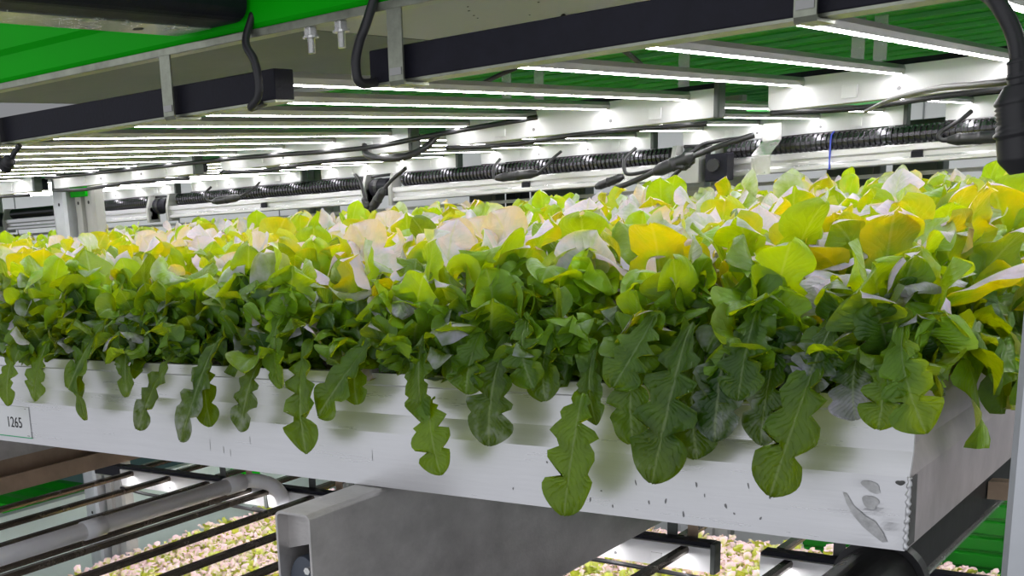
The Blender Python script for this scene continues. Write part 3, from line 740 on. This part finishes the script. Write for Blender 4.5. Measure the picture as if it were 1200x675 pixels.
# measured hanging leaves: base pixel, tip pixel, half-width px, red, young, lobes
HANG = [((14, 425), (10, 476), 15, .2, .45, .4, -.030), ((52, 415), (42, 470), 20, .2, .45, .5, -.035), ((92, 425), (103, 492), 17, .1, .25, .6, -.035),
        ((150, 415), (150, 465), 18, .2, .3, .5, -.03), ((196, 430), (163, 505), 15, .3, .15, .7, -.045), ((248, 425), (212, 518), 22, .35, .2, .8, -.05),
        ((240, 430), (248, 500), 16, .1, .3, .5, -.03), ((300, 438), (282, 506), 17, .3, .15, .6, -.04), ((354, 430), (360, 532), 27, .1, .35, .9, -.05),
        ((430, 420), (372, 486), 22, .1, .3, .6, -.045), ((420, 420), (418, 474), 20, .1, .35, .5, -.03), ((490, 425), (500, 496), 24, .05, .35, .4, -.035),
        ((503, 478), (520, 556), 24, .02, .55, .6, -.05), ((585, 430), (571, 522), 29, .25, .12, .5, -.04), ((640, 415), (640, 470), 24, .2, .15, .4, -.03),
        ((683, 475), (660, 604), 29, .02, .50, .7, -.055), ((690, 440), (700, 498), 18, .2, .2, .4, -.03), ((800, 420), (766, 567), 34, .15, .18, .8, -.045),
        ((742, 425), (745, 520), 25, .05, .3, .5, -.03), ((812, 440), (815, 538), 26, .2, .1, .6, -.03), ((850, 420), (838, 518), 28, .3, .05, .5, -.035),
        ((905, 430), (893, 522), 22, .3, .1, .6, -.03), ((955, 440), (905, 583), 30, .08, .28, .7, -.055), ((1000, 440), (1003, 492), 24, .5, .0, .4, -.035),
        ((1048, 425), (1028, 503), 24, .1, .45, .8, -.045), ((1050, 420), (1087, 508), 27, .05, .55, .6, -.05), ((1065, 430), (1055, 470), 20, .1, .5, .6, -.04),
        ((970, 410), (940, 455), 25, .4, .1, .5, -.03), ((560, 405), (548, 462), 24, .1, .4, .5, -.03), ((320, 400), (330, 455), 22, .1, .5, .6, -.03), ((115, 400), (80, 455), 20, .1, .4, .6, -.03),
        ((610, 400), (625, 455), 24, .1, .4, .6, -.035), ((760, 400), (720, 455), 24, .1, .3, .6, -.04), ((880, 395), (868, 470), 26, .2, .2, .6, -.04)]
hang_w = []
for h in HANG:
    tip = unproj_y(h[1][0], h[1][1], h[6]); base = unproj_y(h[0][0], h[0][1], min(-.005, h[6]*.6)); dep = proj(tip)[2]
    hang_w.append((base, tip, h[2]*dep/1391, h[3], h[4], h[5]))
assign = {i: [] for i in range(len(front_ps))}
for h in hang_w:
    k = min(range(len(front_ps)), key=lambda i: abs(front_ps[i][0]-h[0].x)); assign[k].append(h)
lab_front = {}
front_sorted = sorted(range(len(front_ps)), key=lambda i: -front_ps[i][0])
ordn = {}
for q, i in enumerate(front_sorted): ordn[i] = q
DESC = ['at the tray corner, its leaves spilling over the corner', 'above the large toothed leaf hanging at the right', 'above the broad hanging leaf right of centre',
        'above the longest hanging leaf, over the grey beam', 'above the dark rounded hanging leaf at centre', 'above the small bright leaf hanging left of centre',
        'above two crossing leaves left of centre', 'above the pointed star-shaped hanging leaf', 'above the narrow leaf left of the star-shaped one', 'above the long notched leaf in the left third',
        'above the thin curved leaf in the left third', 'above the short leaf second right of the label', 'just right of the 1265 label', 'directly above the 1265 label', 'cut off by the left picture edge']
def add_plant(x, y, me, label, group, scale=1, rot=None, name='lettuce_plant', z=.151):
    o = bpy.data.objects.new(name, me); C.objects.link(o)
    o.location = (x, y, z); o.rotation_euler = (rnd.uniform(-.08, .08), rnd.uniform(-.08, .08), rnd.uniform(0, 6.28) if rot is None else rot)
    o.scale = (scale,)*3
    return tag(o, label, 'lettuce', group)
for i, (x, y, k) in enumerate(front_ps):
    r = random.Random(900+i); bm, cl, uvl = new_leaf_bm()
    nl = 31
    for a in range(nl):
        f = a/(nl-1)
        az = -PI/2+r.uniform(-1.45, 1.45) if f > .2 else r.uniform(0, 6.28)
        if x > -.10 and f > .35 and r.random() < .5: az = r.uniform(-.8, .5)
        d = Vector((math.cos(az), math.sin(az), 0)); sd = Vector((-math.sin(az), math.cos(az), 0))
        h = (.168-.125*f)*r.uniform(.86, 1.14); out = (.014+.050*min(1, f*1.3))*r.uniform(.75, 1.15)
        tw = r.uniform(-.6, .6); sd2 = sd*math.cos(tw)+d*math.sin(tw)*.5+Vector((0, 0, r.uniform(-.5, .5)))
        lean = sd*r.uniform(-.035, .035)
        if r.random() < .62:
            P = [d*.006, d*out*.8+Vector((0, 0, h*.40)), d*out+lean*.4+Vector((0, 0, h*.85)), d*(out+r.uniform(.004, .028))+lean+Vector((0, 0, h+r.uniform(-.012, .028)))]
        else:
            P = [d*.006, d*out*.5+Vector((0, 0, h*.6)), d*out+lean*.4+Vector((0, 0, h*1.15)), d*(out+r.uniform(.012, .034))+lean+Vector((0, 0, h-r.uniform(.0, .052)))]
        leaf(bm, cl, uvl, P, sd2, r.uniform(.023, .045), r, red=min(1, max(0, r.gauss(.42-.32*f, .25))), young=min(1, max(0, r.gauss(.78-.56*f, .26))), n=22, m=8,
             ruffle=r.uniform(.15, .42), cup=r.uniform(-.3, .45), lobes=r.uniform(.45, 1.1))
    o = add_plant(x, y, finish_leaf('foliage', bm), 'front-row lettuce '+DESC[min(ordn[i], len(DESC)-1)], 'front row of lettuce along the tray edge', rot=0, z=.151)
    o.rotation_euler = (0, 0, 0)
    for h in assign[i]:
        base, tip, W, rd, yg, lb = h; bm, cl, uvl = new_leaf_bm()
        O = Vector((x, y, .151)); up = Vector((0, 0, 1))
        rim = base; P0 = rim+Vector((0, .028, .035 if rim.z > .17 else .02))
        if P0.z < .172: P0 = rim+Vector((0, .004, .012))
        P = [P0-O, (rim+(rim-tip)*.05+Vector((0, -.006, .012)))-O, (rim.lerp(tip, .5)+Vector((0, -.012, 0)))-O, tip-O]
        leaf(bm, cl, uvl, P, (1, -.12+r.uniform(-.25, .25), 0), W*1.12, r, red=rd, young=yg, n=24, m=10, ruffle=.10, cup=-.12, lobes=lb*1.35, pet=.24)
        ch = bpy.data.objects.new('drooping_leaf', finish_leaf('drooping_leaf', bm)); C.objects.link(ch); ch.parent = o
    cnt += 1
ROWN = {1: 'second', 2: 'third', 3: 'fourth', 4: 'fifth', 5: 'sixth', 6: 'seventh', 7: 'eighth', 8: 'last'}
overflow = []
for (x, y, k) in rest:
    if cnt < 300:
        if k < 20:
            lab_ = 'red-tinged lettuce packed in the front tray, behind the front-edge plants'
            grp = 'lettuce packed inside the front tray'; me = variants[rnd.randrange(len(variants))]; s = rnd.uniform(.95, 1.08)*(1.0 if k < 2 else 1.04)
        else:
            lab_ = 'pale oak-leaf lettuce top in the far tray below the ribbed conduit'
            grp = 'lettuce in the far tray'; me = variants_far[rnd.randrange(len(variants_far))]; s = rnd.uniform(1.0, 1.13)
        o = add_plant(x, y, me, lab_, grp, s); cnt += 1
        if k < 20 and x > -.13:
            for q in range(7):
                r = random.Random(int(y*1000)+q*17+k); bm, cl, uvl = new_leaf_bm()
                yy = y+(-.075+.025*q)+r.uniform(-.01, .01); hi = r.uniform(.20, .27); lo = r.uniform(.085, .17); ox = r.uniform(.02, .05)
                iv = o.matrix_basis.inverted()
                P = [iv @ Vector(p) for p in ((-.03, yy, .18), (-.01, yy, hi), (ox, yy+r.uniform(-.01, .02), hi-.01), (ox+r.uniform(-.01, .02), yy+r.uniform(-.02, .03), lo))]
                sv = iv.to_3x3() @ Vector((r.uniform(-.5, .5), -1, r.uniform(-.3, .3)))
                leaf(bm, cl, uvl, P, sv, r.uniform(.028, .042), r, red=r.choice((.05, .15, .3, .5)), young=r.choice((.0, .1, .3, .6)), n=19, m=8, ruffle=.3, cup=-.1, lobes=.8, pet=.3)
                ch = bpy.data.objects.new('drooping_leaf', finish_leaf('drooping_leaf', bm)); C.objects.link(ch); ch.parent = o
    else: overflow.append((x, y))
if overflow:
    bm, cl, uvl = new_leaf_bm()
    base = bmesh.new()
    for (x, y) in overflow:
        s0 = len(bm.verts)
        bm.from_mesh(variants_far[rnd.randrange(len(variants_far))])
        bm.verts.ensure_lookup_table()
        mt = Matrix.Translation((x, y, .145)) @ Matrix.Rotation(rnd.uniform(0, 6.28), 4, 'Z') @ Matrix.Scale(rnd.uniform(1, 1.1), 4)
        bmesh.ops.transform(bm, matrix=mt, verts=bm.verts[s0:])
    o = bpy.data.objects.new('distant_lettuce', finish_leaf('distant_lettuce', bm)); C.objects.link(o)
    tag(o, 'distant strip of pale lettuce tops in the far tray below the conduit', 'lettuce', None, 'stuff')

# lower young lettuce
def young_mesh(seed):
    r = random.Random(seed); bm, cl, uvl = new_leaf_bm(); pink = r.random() < .75
    for i in range(9):
        az = i*2.39996+r.uniform(-.4, .4); f = i/8
        d = Vector((math.cos(az), math.sin(az), 0)); sd = Vector((-math.sin(az), math.cos(az), 0))
        h = .055*(1-.55*f)*r.uniform(.85, 1.1); out = .012+.026*f
        P = [d*.002, d*out*.4+Vector((0, 0, h*.6)), d*out+Vector((0, 0, h)), d*(out*1.5+.004)+Vector((0, 0, h-.004))]
        leaf(bm, cl, uvl, P, sd, r.uniform(.010, .015), r, red=min(1, max(0, r.gauss(.85 if pink else .25, .2))), young=r.uniform(.4, 1), n=6, m=4, ruffle=.25, cup=.2, lobes=.25)
    return finish_leaf('foliage', bm, 'leaf_young')
yv = [young_mesh(500+i) for i in range(10)]
yp = []
y = .56
while y < 2.48:
    x = -2.82+rnd.uniform(0, .03)
    while x < .35:
        a, b, c = proj((x, y, -.76))
        if c > 0 and -25 < a < 1225 and 560 < b < 705 and b > (516+.125*a-8 if a < 400 else 567+.119*(a-400)-8): yp.append((x+rnd.uniform(-.009, .009), y+rnd.uniform(-.009, .009), c, a, b))
        x += .050
    y += .047
def hidden(a, b):
    # behind the grey beam or the zinc upright for sure
    return (345 < a < 640 and b > 600 and a < 640-(b-600)*-.0 and b > 600 and a < 1053/.573-b/.573 and a > 350) or a > 1172
yp = [p for p in yp if not hidden(p[3], p[4])]
yp.sort(key=lambda p: p[2])
print('FP', [(ordn[i], int(proj((front_ps[i][0], front_ps[i][1], .25))[0])) for i in front_sorted])
print('young', len(yp), 'plants', len(plants))
for (x, y, c, a, b) in yp[:300]:
    o = add_plant(x, y, yv[rnd.randrange(10)], 'tiny pink and lime young lettuce in the lower tray under the lamp rods', 'young lettuce in the lower tray', rnd.uniform(.95, 1.25), name='young_lettuce', z=-.802)
if len(yp) > 300:
    bm, cl, uvl = new_leaf_bm()
    for (x, y, c, a, b) in yp[300:]:
        s0 = len(bm.verts); bm.from_mesh(yv[rnd.randrange(10)]); bm.verts.ensure_lookup_table()
        mt = Matrix.Translation((x, y, -.802)) @ Matrix.Rotation(rnd.uniform(0, 6.28), 4, 'Z') @ Matrix.Scale(rnd.uniform(.95, 1.25), 4)
        bmesh.ops.transform(bm, matrix=mt, verts=bm.verts[s0:])
    o = bpy.data.objects.new('young_lettuce_bed', finish_leaf('young_lettuce_bed', bm, 'leaf_young')); C.objects.link(o)
    tag(o, 'dense bed of tiny pink and lime lettuce farther back in the lower tray', 'lettuce', None, 'stuff')

# ------------------------------------------------------------------ ambient light of the hall
W = bpy.data.worlds.new('hall'); S.world = W; W.use_nodes = True
wn = W.node_tree; bg = wn.nodes['Background']
# the aisle side of the hall (lit racks across the aisle) is brighter than the rack interior side
tc = wn.nodes.new('ShaderNodeTexCoord'); sx = wn.nodes.new('ShaderNodeSeparateXYZ'); wn.links.new(tc.outputs['Generated'], sx.inputs[0])
mr = wn.nodes.new('ShaderNodeMapRange'); mr.interpolation_type = 'SMOOTHSTEP'
mr.inputs[1].default_value = .1; mr.inputs[2].default_value = -.9; mr.inputs[3].default_value = .26; mr.inputs[4].default_value = .84
wn.links.new(sx.outputs[1], mr.inputs[0]); wn.links.new(mr.outputs[0], bg.inputs[1])
bg.inputs[0].default_value = (.93, .95, 1, 1)

# added unseen area light that brightens the back wall of the hall
ld = bpy.data.lights.new('wall_fill_light', 'AREA'); ld.shape = 'RECTANGLE'; ld.size = 11; ld.size_y = .25; ld.energy = 60
lo = bpy.data.objects.new('wall_fill_light', ld); C.objects.link(lo); lo.location = (-4.5, 4.2, .62); lo.rotation_euler = (math.radians(50), 0, 0)
